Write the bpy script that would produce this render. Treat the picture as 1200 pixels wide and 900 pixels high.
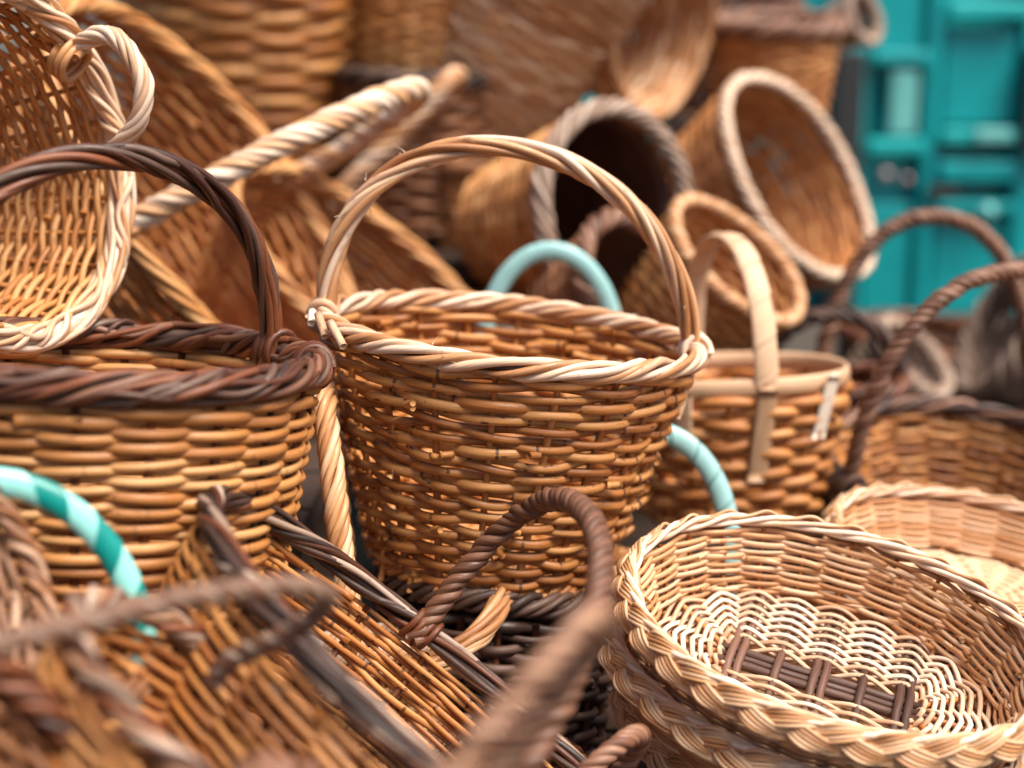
import bpy, math, random
import numpy as np
from mathutils import Matrix, Vector

for o in list(bpy.data.objects): bpy.data.objects.remove(o)
scene = bpy.context.scene
COL = scene.collection
rng = np.random.default_rng(7)
random.seed(7)
PI = math.pi
TAU = 2 * PI

# ------------------------------------------------------------------ camera
CAM_H, PITCH, FPX = 0.62, math.radians(12.0), 1667.0     # 50 mm on a 36 mm sensor
cam_d = bpy.data.cameras.new('camera'); cam = bpy.data.objects.new('camera', cam_d); COL.objects.link(cam)
cam_d.lens, cam_d.sensor_width = 50.0, 36.0
cam.location = (0, 0, CAM_H); cam.rotation_euler = (PI / 2 - PITCH, 0, 0)
cam_d.clip_start, cam_d.clip_end = 0.02, 400
cam_d.dof.use_dof = True; cam_d.dof.focus_distance = 0.97; cam_d.dof.aperture_fstop = 2.5
cam_d.dof.aperture_blades = 9
scene.camera = cam

# ------------------------------------------------------------------ light
SUN_EL, SUN_AZ = math.radians(62), math.radians(125)     # azimuth from +Y towards +X: the light comes over the right shoulder
world = bpy.data.worlds.new('World'); scene.world = world; world.use_nodes = True
wn = world.node_tree.nodes; bg = wn['Background']
sky = wn.new('ShaderNodeTexSky'); sky.sky_type = 'NISHITA'; sky.sun_disc = False
sky.sun_elevation = SUN_EL; sky.sun_rotation = SUN_AZ; sky.air_density = 1.0; sky.dust_density = 3.0; sky.ozone_density = 1.0
world.node_tree.links.new(sky.outputs[0], bg.inputs[0]); bg.inputs[1].default_value = 0.08
sun_d = bpy.data.lights.new('sun', 'SUN'); sun = bpy.data.objects.new('sun', sun_d); COL.objects.link(sun)
sun_d.energy = 4.3; sun_d.angle = math.radians(38); sun_d.color = (1.0, 0.91, 0.80)
sd = Vector((math.sin(SUN_AZ) * math.cos(SUN_EL), math.cos(SUN_AZ) * math.cos(SUN_EL), math.sin(SUN_EL)))
sun.rotation_euler = sd.to_track_quat('Z', 'Y').to_euler()
scene.view_settings.view_transform = 'Standard'; scene.view_settings.look = 'None'
scene.view_settings.exposure = 0.84; scene.view_settings.gamma = 1.0
scene.view_settings.use_curve_mapping = False
scene.cycles.max_bounces = 8; scene.cycles.diffuse_bounces = 5

R_AX = np.array([1.0, 0, 0])
F_AX = np.array([0, math.cos(PITCH), -math.sin(PITCH)])
U_AX = np.array([0, math.sin(PITCH), math.cos(PITCH)])
CAM = np.array([0, 0, CAM_H])

def at(u, v, d):
    """World point seen at (u, v) of the 1200 x 900 photograph, d metres along the view axis."""
    return CAM + d * (F_AX + R_AX * (u - 600) / FPX + U_AX * (450 - v) / FPX)

# ------------------------------------------------------------------ materials
def nodes_of(name):
    m = bpy.data.materials.new(name); m.use_nodes = True
    nt = m.node_tree; nt.nodes.clear()
    out = nt.nodes.new('ShaderNodeOutputMaterial'); b = nt.nodes.new('ShaderNodeBsdfPrincipled')
    nt.links.new(b.outputs[0], out.inputs[0])
    return m, nt, b

def math_n(nt, op, a, b=None):
    n = nt.nodes.new('ShaderNodeMath'); n.operation = op
    for i, x in enumerate((a, b)):
        if x is None: continue
        if isinstance(x, (int, float)): n.inputs[i].default_value = x
        else: nt.links.new(x, n.inputs[i])
    return n.outputs[0]

def mix_c(nt, fac, a, b, mode='MIX'):
    n = nt.nodes.new('ShaderNodeMix'); n.data_type = 'RGBA'; n.blend_type = mode
    for i, x in ((0, fac), (6, a), (7, b)):
        if isinstance(x, (int, float)): n.inputs[i].default_value = x
        elif isinstance(x, tuple): n.inputs[i].default_value = (*x, 1)
        else: nt.links.new(x, n.inputs[i])
    return n.outputs[2]

def noise_n(nt, vec, scale, detail=3, rough=0.55):
    n = nt.nodes.new('ShaderNodeTexNoise'); n.inputs['Scale'].default_value = scale
    n.inputs['Detail'].default_value = detail; n.inputs['Roughness'].default_value = rough
    nt.links.new(vec, n.inputs['Vector']); return n.outputs[0]

def ramp_n(nt, fac, stops):
    n = nt.nodes.new('ShaderNodeValToRGB'); e = n.color_ramp.elements
    while len(e) < len(stops): e.new(0.5)
    for x, (p, c) in zip(e, stops): x.position = p; x.color = (*c, 1)
    nt.links.new(fac, n.inputs[0]); return n.outputs[0]

def cane(name, dark, mid, light, rough=0.42, specks=0.5, joints=0.0, bump=0.5, coat=0.0):
    """Rods of willow or cane: fibre along the rod, a tone of its own per rod, mottling, dark specks and knots."""
    m, nt, b = nodes_of(name)
    uv = nt.nodes.new('ShaderNodeTexCoord')
    geo = nt.nodes.new('ShaderNodeNewGeometry'); oi = nt.nodes.new('ShaderNodeObjectInfo')
    rnd = math_n(nt, 'FRACT', math_n(nt, 'ADD', geo.outputs['Random Per Island'], oi.outputs['Random']))
    sep = nt.nodes.new('ShaderNodeSeparateXYZ'); nt.links.new(uv.outputs['UV'], sep.inputs[0])
    comb = nt.nodes.new('ShaderNodeCombineXYZ')
    nt.links.new(math_n(nt, 'MULTIPLY', sep.outputs[0], 14.0), comb.inputs[0])
    nt.links.new(math_n(nt, 'MULTIPLY', sep.outputs[1], 5.0), comb.inputs[1])
    nt.links.new(math_n(nt, 'MULTIPLY', rnd, 40.0), comb.inputs[2])
    fibre = noise_n(nt, comb.outputs[0], 1.6, 5, 0.65)
    comb2 = nt.nodes.new('ShaderNodeCombineXYZ')
    nt.links.new(math_n(nt, 'MULTIPLY', sep.outputs[0], 60.0), comb2.inputs[0])
    nt.links.new(math_n(nt, 'MULTIPLY', sep.outputs[1], 3.0), comb2.inputs[1])
    nt.links.new(math_n(nt, 'MULTIPLY', rnd, 91.0), comb2.inputs[2])
    blotch = noise_n(nt, comb2.outputs[0], 1.0, 4, 0.6)
    tone = math_n(nt, 'ADD', math_n(nt, 'MULTIPLY', fibre, 0.75), math_n(nt, 'MULTIPLY', rnd, 0.55))
    tone = math_n(nt, 'SUBTRACT', tone, 0.15)
    col = ramp_n(nt, tone, [(0.08, dark), (0.45, mid), (0.85, light)])
    spk = ramp_n(nt, blotch, [(0.615, (0, 0, 0)), (0.70, (1, 1, 1))])
    col = mix_c(nt, math_n(nt, 'MULTIPLY', spk, specks), col, (0.045, 0.018, 0.009))
    if joints:
        f = math_n(nt, 'FRACT', math_n(nt, 'ADD', math_n(nt, 'MULTIPLY', sep.outputs[0], 11.0), math_n(nt, 'MULTIPLY', rnd, 9.0)))
        f = math_n(nt, 'LESS_THAN', math_n(nt, 'ABSOLUTE', math_n(nt, 'SUBTRACT', f, 0.5)), 0.013)
        f = math_n(nt, 'MULTIPLY', f, math_n(nt, 'GREATER_THAN', blotch, 0.47))
        col = mix_c(nt, math_n(nt, 'MULTIPLY', f, joints), col, (0.07, 0.028, 0.012))
    nt.links.new(col, b.inputs['Base Color'])
    rr = nt.nodes.new('ShaderNodeMapRange'); rr.inputs['From Min'].default_value = 0.3; rr.inputs['From Max'].default_value = 0.7
    rr.inputs['To Min'].default_value = rough - 0.06; rr.inputs['To Max'].default_value = rough + 0.26
    nt.links.new(blotch, rr.inputs['Value']); nt.links.new(rr.outputs[0], b.inputs['Roughness'])
    b.inputs['Specular IOR Level'].default_value = 0.5
    b.inputs['Coat Weight'].default_value = coat; b.inputs['Coat Roughness'].default_value = 0.3
    bn = nt.nodes.new('ShaderNodeBump'); bn.inputs['Strength'].default_value = bump; bn.inputs['Distance'].default_value = 0.0012
    nt.links.new(fibre, bn.inputs['Height']); nt.links.new(bn.outputs[0], b.inputs['Normal'])
    return m

M = {
    'honey':    cane('honey_cane', (0.20, 0.057, 0.011), (0.44, 0.162, 0.036), (0.62, 0.30, 0.098), 0.36, 0.95, 0.9),
    'hoop':     cane('honey_hoop', (0.28, 0.10, 0.030), (0.53, 0.26, 0.112), (0.74, 0.52, 0.34), 0.33, 0.6, 0.0),
    'straw':    cane('straw_cane', (0.26, 0.083, 0.019), (0.50, 0.208, 0.056), (0.67, 0.37, 0.145), 0.36, 0.5, 0.3),
    'peeled':   cane('peeled_willow', (0.42, 0.20, 0.095), (0.67, 0.44, 0.285), (0.80, 0.65, 0.52), 0.33, 0.4, 0.0),
    'cream':    cane('cream_willow', (0.32, 0.115, 0.036), (0.57, 0.285, 0.120), (0.75, 0.51, 0.32), 0.33, 0.3, 0.0),
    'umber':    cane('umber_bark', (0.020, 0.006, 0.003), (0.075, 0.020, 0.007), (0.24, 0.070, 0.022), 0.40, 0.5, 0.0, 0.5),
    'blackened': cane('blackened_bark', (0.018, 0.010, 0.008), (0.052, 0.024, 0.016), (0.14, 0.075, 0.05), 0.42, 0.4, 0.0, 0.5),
    'chestnut': cane('chestnut_rope', (0.07, 0.026, 0.012), (0.17, 0.072, 0.038), (0.32, 0.17, 0.11), 0.40, 0.3, 0.0, 0.5),
    'fawn': cane('fawn_rope', (0.17, 0.075, 0.036), (0.38, 0.20, 0.115), (0.60, 0.42, 0.29), 0.4, 0.3, 0.0, 0.5),
    'amber':    cane('amber_cane', (0.22, 0.066, 0.014), (0.46, 0.170, 0.042), (0.62, 0.295, 0.10), 0.42, 0.4, 0.0),
    'russet':   cane('russet_cane', (0.10, 0.034, 0.012), (0.24, 0.092, 0.034), (0.37, 0.17, 0.075), 0.45, 0.4, 0.0),
    'greyed':   cane('weathered_willow', (0.17, 0.105, 0.07), (0.32, 0.215, 0.155), (0.46, 0.345, 0.27), 0.55, 0.4, 0.0),
    'tan_strap': cane('tan_strap', (0.45, 0.25, 0.13), (0.58, 0.36, 0.21), (0.68, 0.46, 0.30), 0.5, 0.15, 0.0, 0.12),
    'white_strap': cane('white_strap', (0.62, 0.48, 0.36), (0.72, 0.60, 0.48), (0.80, 0.70, 0.60), 0.5, 0.15, 0.0, 0.12),
    'sticks':   cane('dark_sticks', (0.03, 0.012, 0.008), (0.085, 0.036, 0.022), (0.22, 0.11, 0.07), 0.5, 0.5, 0.0, 0.5),
}

def tape(name, c, rough=0.3):
    m, nt, b = nodes_of(name)
    tc = nt.nodes.new('ShaderNodeTexCoord')
    n = noise_n(nt, tc.outputs['Object'], 60, 4)
    nt.links.new(mix_c(nt, n, tuple(x * 0.8 for x in c), tuple(min(1, x * 1.15) for x in c)), b.inputs['Base Color'])
    b.inputs['Roughness'].default_value = rough
    return m
M['teal_tape'] = tape('teal_tape', (0.0, 0.235, 0.205))
M['mint_tape'] = tape('mint_tape', (0.27, 0.66, 0.60))
M['aqua_tape'] = tape('aqua_tape', (0.32, 0.58, 0.57), 0.35)

# ------------------------------------------------------------------ mesh building
def unit(v): return v / np.maximum(np.linalg.norm(v, axis=-1, keepdims=True), 1e-12)

class MB:
    """Collects swept rods and grids; build() links them as one mesh object."""
    def __init__(s): s.v, s.q, s.quv, s.t, s.tuv, s.n = [], [], [], [], [], 0
    def grid(s, G, U, V, wrap_i=False, wrap_j=False):
        ni, nj = G.shape[:2]
        ii = np.arange(ni if wrap_i else ni - 1); jj = np.arange(nj if wrap_j else nj - 1)
        I, J = np.meshgrid(ii, jj, indexing='ij'); I2, J2 = (I + 1) % ni, (J + 1) % nj
        q = np.stack([I * nj + J, I2 * nj + J, I2 * nj + J2, I * nj + J2], -1).reshape(-1, 4) + s.n
        uv = np.stack([np.stack([U[I], V[J]], -1), np.stack([U[I + 1], V[J]], -1),
                       np.stack([U[I + 1], V[J + 1]], -1), np.stack([U[I], V[J + 1]], -1)], 2).reshape(-1, 8)
        s.v.append(G.reshape(-1, 3)); s.q.append(q); s.quv.append(uv); s.n += ni * nj
    def sweep(s, P, R, N, closed=False, sides=6, flat=1.0):
        """A rod along P (n,3), radius R, N rough outward normals; flat scales the thickness along N."""
        P = np.asarray(P, float); n = len(P); R = np.broadcast_to(np.asarray(R, float), (n,))
        if closed: T = np.roll(P, -1, 0) - np.roll(P, 1, 0)
        else: T = np.gradient(P, axis=0)
        T = unit(T); N = np.broadcast_to(np.asarray(N, float), (n, 3)); S = unit(np.cross(T, N)); N = np.cross(S, T)
        a = np.arange(sides) * TAU / sides
        G = P[:, None] + R[:, None, None] * (flat * np.cos(a)[None, :, None] * N[:, None] + np.sin(a)[None, :, None] * S[:, None])
        L = np.concatenate([[0], np.cumsum(np.linalg.norm(np.diff(np.vstack([P, P[:1]]), axis=0), axis=1))]) + rng.random() * 3
        base = s.n
        s.grid(G, L, np.linspace(0, 1, sides + 1), closed, True)
        if not closed:
            for k, sg in ((0, 1), (n - 1, -1)):
                c = s.n; s.v.append(P[k][None] - sg * T[k] * R[k] * 0.35); s.n += 1
                r0 = base + k * sides; j = np.arange(sides); j2 = (j + 1) % sides
                tri = np.stack([np.full(sides, c), r0 + (j2 if sg < 0 else j), r0 + (j if sg < 0 else j2)], -1)
                s.t.append(tri[:, ::-1] if True else tri); s.tuv.append(np.tile([L[k], 0.5], (sides, 3)).reshape(-1, 6))
    def box(s, c, size):
        c, h = np.array(c, float), np.array(size, float) / 2
        p = np.array([[x, y, z] for x in (-1, 1) for y in (-1, 1) for z in (-1, 1)]) * h + c
        f = np.array([[0, 1, 3, 2], [4, 6, 7, 5], [0, 4, 5, 1], [2, 3, 7, 6], [0, 2, 6, 4], [1, 5, 7, 3]]) + s.n
        s.v.append(p); s.q.append(f); s.quv.append(np.tile([0, 0, size[0], 0, size[0], size[2], 0, size[2]], (6, 1)).astype(float)); s.n += 8
    def build(s, name, mat, parent=None, smooth=True, stuff=False):
        me = bpy.data.meshes.new(name); v = np.concatenate(s.v).astype(np.float32)
        q = np.concatenate(s.q) if s.q else np.zeros((0, 4), int); t = np.concatenate(s.t) if s.t else np.zeros((0, 3), int)
        loops = np.concatenate([q.ravel(), t.ravel()]).astype(np.int32)
        me.vertices.add(len(v)); me.vertices.foreach_set('co', v.ravel())
        me.loops.add(len(loops)); me.loops.foreach_set('vertex_index', loops)
        me.polygons.add(len(q) + len(t))
        st = np.concatenate([np.arange(len(q)) * 4, len(q) * 4 + np.arange(len(t)) * 3]).astype(np.int32)
        me.polygons.foreach_set('loop_start', st)
        me.polygons.foreach_set('use_smooth', np.full(len(st), smooth))
        uvl = me.uv_layers.new(name='UVMap')
        uv = np.concatenate(([np.concatenate(s.quv).ravel()] if s.quv else []) + ([np.concatenate(s.tuv).ravel()] if s.tuv else []))
        uvl.data.foreach_set('uv', uv.astype(np.float32))
        me.materials.append(mat); me.update(calc_edges=True); me.validate()
        o = bpy.data.objects.new(name, me); COL.objects.link(o)
        if parent is not None: o.parent = parent
        if stuff: o['kind'] = 'stuff'
        return o

def tag(o, label=None, cat=None, group=None, kind=None):
    for k, v in (('label', label), ('category', cat), ('group', group), ('kind', kind)):
        if v: o[k] = v
    return o

def wobble(n, amp, k=3):
    """Smooth closed random function of an angle."""
    a = rng.normal(size=n) * amp / math.sqrt(n); p = rng.random(n) * TAU; f = np.arange(1, n + 1) * k / 3.0
    f = np.maximum(1, np.round(f))
    return lambda th: sum(a[i] * np.sin(f[i] * th + p[i]) for i in range(n))

def smooth_noise(n, step, amp):
    k = max(2, int(n / step) + 2); y = rng.normal(size=k) * amp
    return np.interp(np.linspace(0, k - 1, n), np.arange(k), y)

# ------------------------------------------------------------------ baskets
HEAP = 'wicker baskets heaped on the market stall'

class Basket:
    """A woven basket. (u, v, d): where the middle of its opening is; slope: which way its axis leans in the view, clockwise from up,
    in degrees; elev: how far the opening faces the viewer; a, b: half axes of the opening; h: depth; ab, bb: half axes of the base."""
    def __init__(s, label, u, v, d, slope, elev, a, b, h, ab, bb=None, p=1.0, cat='basket', name='wicker_basket', lod=1, irr=0.012, group=HEAP):
        c = at(u, v, d); ray = unit(c - CAM); r = unit(np.cross(ray, U_AX)); up = np.cross(r, ray)
        sl, e = math.radians(slope), math.radians(elev)
        z = math.sin(e) * -ray + math.cos(e) * (math.sin(sl) * r + math.cos(sl) * up)
        x = math.cos(sl) * r - math.sin(sl) * up; y = np.cross(z, x)
        s.a, s.b, s.h, s.p, s.lod = a, b, h, p, lod
        s.ab = ab; s.bb = bb if bb else ab * b / a
        s.w1, s.w2 = wobble(4, irr), wobble(3, irr * 0.6)
        s.root = bpy.data.objects.new(name, None); COL.objects.link(s.root); s.root.empty_display_size = 0.05
        m = Matrix.Identity(4)
        for i, ax in enumerate((x, y, z)):
            for j in range(3): m[j][i] = ax[j]
        base = c - z * h
        for j in range(3): m[j][3] = base[j]
        s.root.matrix_world = m
        tag(s.root, label, cat, group)
    def wall(s, th, z):
        t = np.clip(z / s.h, -0.1, 1.2); k = np.sign(t) * np.abs(t) ** s.p
        f = 1 + s.w1(th) * (0.4 + 0.6 * t)
        return np.stack([(s.ab + (s.a - s.ab) * k) * np.cos(th) * f, (s.bb + (s.b - s.bb) * k) * np.sin(th) * f, z + s.h * s.w2(th) * t + 0 * th], -1)
    def out(s, th):
        return unit(np.stack([np.cos(th) * s.b, np.sin(th) * s.a, 0 * th], -1))
    # -- the woven side
    def weave(s, ns, nr, rw, mat, smat=None, rs=0.0028, sides=None, m=None, z0=0.0, z1=None, flat=0.92, stake_flat=None, top=0.0, jit=0.20, mats=None):
        sides = sides or (7, 6, 5)[s.lod]; m = m or (7, 6, 4)[s.lod]; smat = smat or mat
        z1 = s.h if z1 is None else z1; pitch = (z1 - z0) / nr; amp = (rw * 0.66 + rs * 0.5) * (0.5 if s.lod == 2 else 1.0)
        joined = MB() if s.lod == 2 else None
        off = rng.random() * TAU
        s.ns, s.off = ns, off
        for k in range(nr):
            z = z0 + (k + 0.5) * pitch; circ = PI * (s.wall(np.array([0.]), np.array([z]))[0, 0] + s.wall(np.array([PI / 2]), np.array([z]))[0, 1])
            nrod = 1 if s.lod == 2 else max(2, int(round(circ / 0.42))); L = TAU / nrod; th0 = rng.random() * TAU
            mb = joined or MB(); wz = wobble(5, pitch * jit, 6)
            for i in range(nrod):
                if nrod == 1:
                    th = np.arange(ns * m) * TAU / (ns * m)
                else:
                    n = int(L / (TAU / (ns * m))) + m
                    th = th0 + i * L + np.arange(n) * TAU / (ns * m)
                c = np.cos((th - off) * ns / 2 + k * PI); w = np.sign(c) * np.abs(c) ** 0.75
                rr = rw * (0.88 + 0.26 * rng.random()) * (1 + smooth_noise(len(th), 9, 0.06)); o = amp * w
                zz = z + wz(th) + (0 if nrod == 1 else smooth_noise(len(th), 8, pitch * 0.09))
                if nrod > 1:
                    rr = rr * np.linspace(1.12, 0.82, len(th))
                    e = np.ones(len(th)); q = m // 2 + 1; e[:q] = np.linspace(0, 1, q); e[-q:] = np.linspace(1, 0, q)
                    o = o * e - (1 - e) * (rw + rs) * (0.9 if rng.random() < 0.8 else -0.9); zz = zz + (1 - e) * pitch * 0.3 * (-1) ** i
                P = s.wall(th, zz) + s.out(th) * o[:, None]
                mb.sweep(P, rr, s.out(th), nrod == 1, sides, flat)
            if joined is None: mb.build('weaver', (mats[k % len(mats)] if mats else mat), s.root)
        for j in range(ns):
            th = np.full(7, off + j * TAU / ns); z = np.linspace(z0 - 0.002, z1 + top, 7)
            P = s.wall(th, z); mb = joined or MB()
            mb.sweep(P, rs * (1.2 - 0.25 * np.linspace(0, 1, 7)) * (0.9 + 0.2 * rng.random()), s.out(th), False, sides, 1.0 if not stake_flat else stake_flat)
            if joined is None: mb.build('stake', smat, s.root)
        if joined is not None: joined.build('woven_side', mat, s.root, stuff=True)
    def base(s, rw, mat, z=0.003):
        """The bottom: one long rod coiled from the middle to the wall, weaving over the spokes."""
        turns = max(4, int(round(min(s.ab, s.bb) * 0.95 / (1.5 * rw)))); n = turns * 40
        th = np.linspace(0, turns * TAU, n); q = np.linspace(0.04, 1.0, n); w = np.cos(th * (s.ns // 2 + 0.5))
        P = np.stack([s.ab * q * np.cos(th), s.bb * q * np.sin(th), z + w * rw * 0.7], -1)
        mb = MB(); mb.sweep(P, rw, (0, 0, 1), False, 5, 0.8); mb.build('base', mat, s.root)
    # -- borders
    def rim(s, rad, rs, n, turns, mat, z=None, name='rim', pairs=False, fl=1.0, coremat=None, outw=0.0, jit=0.25, pts=None):
        z = s.h + rad * 0.55 if z is None else z
        N = pts or (320, 220, 150)[s.lod]; th = np.linspace(0, TAU, N, endpoint=False)
        C = s.wall(th, np.full(N, z)) + s.out(th) * outw; O = s.out(th); Z = np.array([0, 0, 1.0])
        core = MB(); core.sweep(C, max(0.001, rad - rs * 0.7), O, True, 6, fl); strands = []
        for j in range(n):
            ph0 = j * TAU / n if not pairs else (j // 2) * TAU / (n // 2) + (j % 2) * rs * 1.9 / rad
            w = wobble(5, jit, 5); wr = wobble(6, 0.10, 8); wd = wobble(5, 0.10, 6)
            ph = ph0 + turns * th + w(th); rr = rad * (1 + wd(th))
            D = np.cos(ph)[:, None] * O * fl + np.sin(ph)[:, None] * Z
            mb = MB(); mb.sweep(C + rr[:, None] * D, rs * (1 + wr(th)), unit(D), True, (7, 6, 5)[s.lod], 1.0); strands.append(mb)
        return s._strands(name, core, strands, mat, coremat)
    def _strands(s, name, core, strands, mat, coremat=None):
        ml = mat if isinstance(mat, list) else [mat]; mat = ml[0]
        if s.lod == 2:
            for q in strands:
                for l, arr in (('v', q.v),): pass
            big = core
            for q in strands:
                off = big.n
                big.v += q.v; big.q += [x + off for x in q.q]; big.quv += q.quv; big.t += [x + off for x in q.t]; big.tuv += q.tuv; big.n += q.n
            return big.build(name, mat, s.root)
        o = core.build(name, coremat or mat, s.root)
        for i, q in enumerate(strands): q.build('strand', ml[i % len(ml)], o)
        return o
    def plait(s, wid, thk, rs, k, reps, mat, z=None, tilt=20, name='rim', outw=0.0):
        """A flat three ply braid, each ply of k rods side by side."""
        z = s.h if z is None else z; N = (560, 420, 260)[s.lod]; th = np.linspace(0, TAU, N, endpoint=False)
        O = s.out(th); Z = np.array([0, 0, 1.0]); t = math.radians(tilt)
        A = math.cos(t) * O + math.sin(t) * Z; B = -math.sin(t) * O + math.cos(t) * Z
        C = s.wall(th, np.full(N, z)) + O * outw
        core = MB(); core.sweep(C - B * thk * 0.3, thk * 0.9, O, True, 6, 1.3); st = []
        for ply in range(3):
            for i in range(k):
                w = wobble(4, 0.12, 6); x = (i - (k - 1) / 2) * rs * 1.85; ph = reps * th + ply * TAU / 3 + w(th) * 0.5
                sl = np.cos(ph); P = C + A * (wid * np.sin(ph) + x * (0.55 + 0.45 * np.abs(sl)))[:, None] + B * (thk * np.sin(2 * ph) + 0.25 * rs * w(th))[:, None]
                P = P + unit(np.cross(Z, O)) * (-(x * np.sin(ph) * 0.9))[:, None]
                mb = MB(); mb.sweep(P, rs * (1 + 0.5 * w(th) * 0.5), B, True, (6, 5, 4)[s.lod], 0.85); st.append(mb)
        return s._strands(name, core, st, mat)
    def hoop(s, rad, mat, z=None, flat=0.4, name='rim', outw=0.0):
        """A plain flat hoop round the opening."""
        z = s.h if z is None else z; th = np.linspace(0, TAU, 120, endpoint=False)
        mb = MB(); mb.sweep(s.wall(th, np.full(120, z)) + s.out(th) * outw, rad, s.out(th), True, 8, flat); return mb.build(name, mat, s.root)
    # -- handles
    def arch(s, deg, H, inset=0.95, leg=0.05, pw=1.0, ph=1.0, lean=0.0, n=240, zf=None, skew=0.0, width=None):
        th = math.radians(deg); zf = s.h if zf is None else zf
        f1 = s.wall(np.array([th]), np.array([zf]))[0]; f2 = s.wall(np.array([th + PI]), np.array([zf]))[0]
        c = (f1 + f2) / 2; e = (f1 - f2) / 2 * inset
        if width: e = unit(e) * width
        q = unit(np.cross(np.array([0, 0, 1.0]), e)); l = math.radians(lean)
        upv = np.array([0, 0, math.cos(l)]) + q * math.sin(l) + unit(e) * skew
        t = np.linspace(0, PI, 400); ct, st = np.cos(t), np.sin(t)
        P = c + (np.sign(ct) * np.abs(ct) ** pw)[:, None] * e + (np.abs(st) ** ph)[:, None] * H * upv
        if leg:
            k = np.linspace(1, 0, 24, endpoint=False)[:, None]; d = np.array([0, 0, -leg])
            P = np.vstack([P[0] + k * (d - e * leg / s.h * 0.25), P, (P[-1] + k * (d + e * leg / s.h * 0.25))[::-1]])
        L = np.concatenate([[0], np.cumsum(np.linalg.norm(np.diff(P, axis=0), axis=1))])
        x = np.linspace(0, L[-1], n); P = np.stack([np.interp(x, L, P[:, i]) for i in range(3)], -1)
        for _ in range(3): P[1:-1] = (P[:-2] + 2 * P[1:-1] + P[2:]) / 4
        return P, q, L[-1]
    def twisted(s, path, rad, rs, n, pitch, mat, name='handle', jit=0.3, taper=0.0, coremat=None, fl=1.0):
        P, q, L = path; N = len(P); T = unit(np.gradient(P, axis=0)); B = np.broadcast_to(q, (N, 3)); Nn = unit(np.cross(B, T)); B = np.cross(T, Nn)
        x = np.linspace(0, L, N); core = MB(); core.sweep(P, max(0.001, rad - rs * 0.75), Nn, False, 6); st = []
        for j in range(n):
            ph = j * TAU / n + x / pitch * TAU + smooth_noise(N, 30, jit); r = rad * (1 + smooth_noise(N, 25, 0.08))
            D = np.cos(ph)[:, None] * Nn + np.sin(ph)[:, None] * B * fl
            mb = MB(); mb.sweep(P + r[:, None] * D, rs * (1 + smooth_noise(N, 20, 0.09)), unit(D), False, (7, 6, 5)[s.lod]); st.append(mb)
        return s._strands(name, core, st, mat, coremat)
    def taped(s, path, rn, rb, pitch, mats, coremat, name='handle', lift=0.0012, lap=0.15):
        """A hoop wound with flat tape; the tape turns are one coil per colour."""
        P, q, L = path; N = len(P); x = np.linspace(0, L, N)
        T = unit(np.gradient(P, axis=0)); B = np.broadcast_to(q, (N, 3)); Nn = unit(np.cross(B, T))
        at_ = lambda A, y: np.stack([np.interp(y, x, A[:, i]) for i in range(3)], -1)
        mb = MB(); mb.sweep(P, min(rn, rb) * 0.9, Nn, False, 8); core = mb.build(name, coremat, s.root)
        k = len(mats); full = pitch * k; turns = L / full; per = 28; W = pitch * (1 + lap)
        ph = np.linspace(0, TAU * turns, int(turns * per)); o = np.linspace(0, W, 4)
        for i, mt in enumerate(mats):
            y = np.clip(ph / TAU * full - full * 0.5 + i * pitch, 0, L)[:, None] + o[None]
            y = np.clip(y, 0, L); G = np.zeros(y.shape + (3,)); lf = lift * (o / W)[None, :, None]
            for c in range(4):
                pp, nn, bb = at_(P, y[:, c]), at_(Nn, y[:, c]), at_(B, y[:, c]); l = lift * (1 - o[c] / W)
                G[:, c] = pp + (rn + l) * np.cos(ph)[:, None] * nn + (rb + l) * np.sin(ph)[:, None] * bb
            mb = MB(); mb.grid(G, ph * rn, np.linspace(0, 1, 4))
            b = mb.build('tape', mt, core); sm = b.modifiers.new('thickness', 'SOLIDIFY'); sm.thickness = 0.0006; sm.offset = -1; sm.use_rim = False
        return core
    def binding(s, deg, rad, rs, turns, mat, z=None, slant=0.0):
        """Rods lashed round the border at a handle's foot."""
        th0 = math.radians(deg); z = s.h + rad * 0.3 if z is None else z; N = turns * 18; ph = np.linspace(0, TAU * turns, N)
        th = np.full(N, th0); C = s.wall(th, np.full(N, z)); O = s.out(th); Tn = np.cross(np.array([0, 0, 1.0]), O)
        P = C + Tn * (np.linspace(-1, 1, N) * rs * turns * 1.05 + slant * np.sin(ph))[:, None] + O * (rad * np.cos(ph))[:, None] + np.array([0, 0, 1.0]) * (rad * 1.15 * np.sin(ph))[:, None]
        D = O * np.cos(ph)[:, None] + np.array([0, 0, 1.0]) * np.sin(ph)[:, None]
        mb = MB(); mb.sweep(P, rs, D, False, 7); return mb.build('binding', mat, s.root)

def loop_points(pts, n=160):
    """A smooth curve through the given points (Catmull-Rom), evenly resampled."""
    p = np.array(pts, float); p = np.vstack([2 * p[0] - p[1], p, 2 * p[-1] - p[-2]]); out = []
    for i in range(1, len(p) - 2):
        t = np.linspace(0, 1, 40, endpoint=False)[:, None]; a, b, c, d = p[i - 1], p[i], p[i + 1], p[i + 2]
        out.append(0.5 * (2 * b + (c - a) * t + (2 * a - 5 * b + 4 * c - d) * t ** 2 + (3 * b - a - 3 * c + d) * t ** 3))
    P = np.vstack(out + [p[-2][None]]); L = np.concatenate([[0], np.cumsum(np.linalg.norm(np.diff(P, axis=0), axis=1))])
    x = np.linspace(0, L[-1], n); return np.stack([np.interp(x, L, P[:, i]) for i in range(3)], -1), L[-1]

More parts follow.
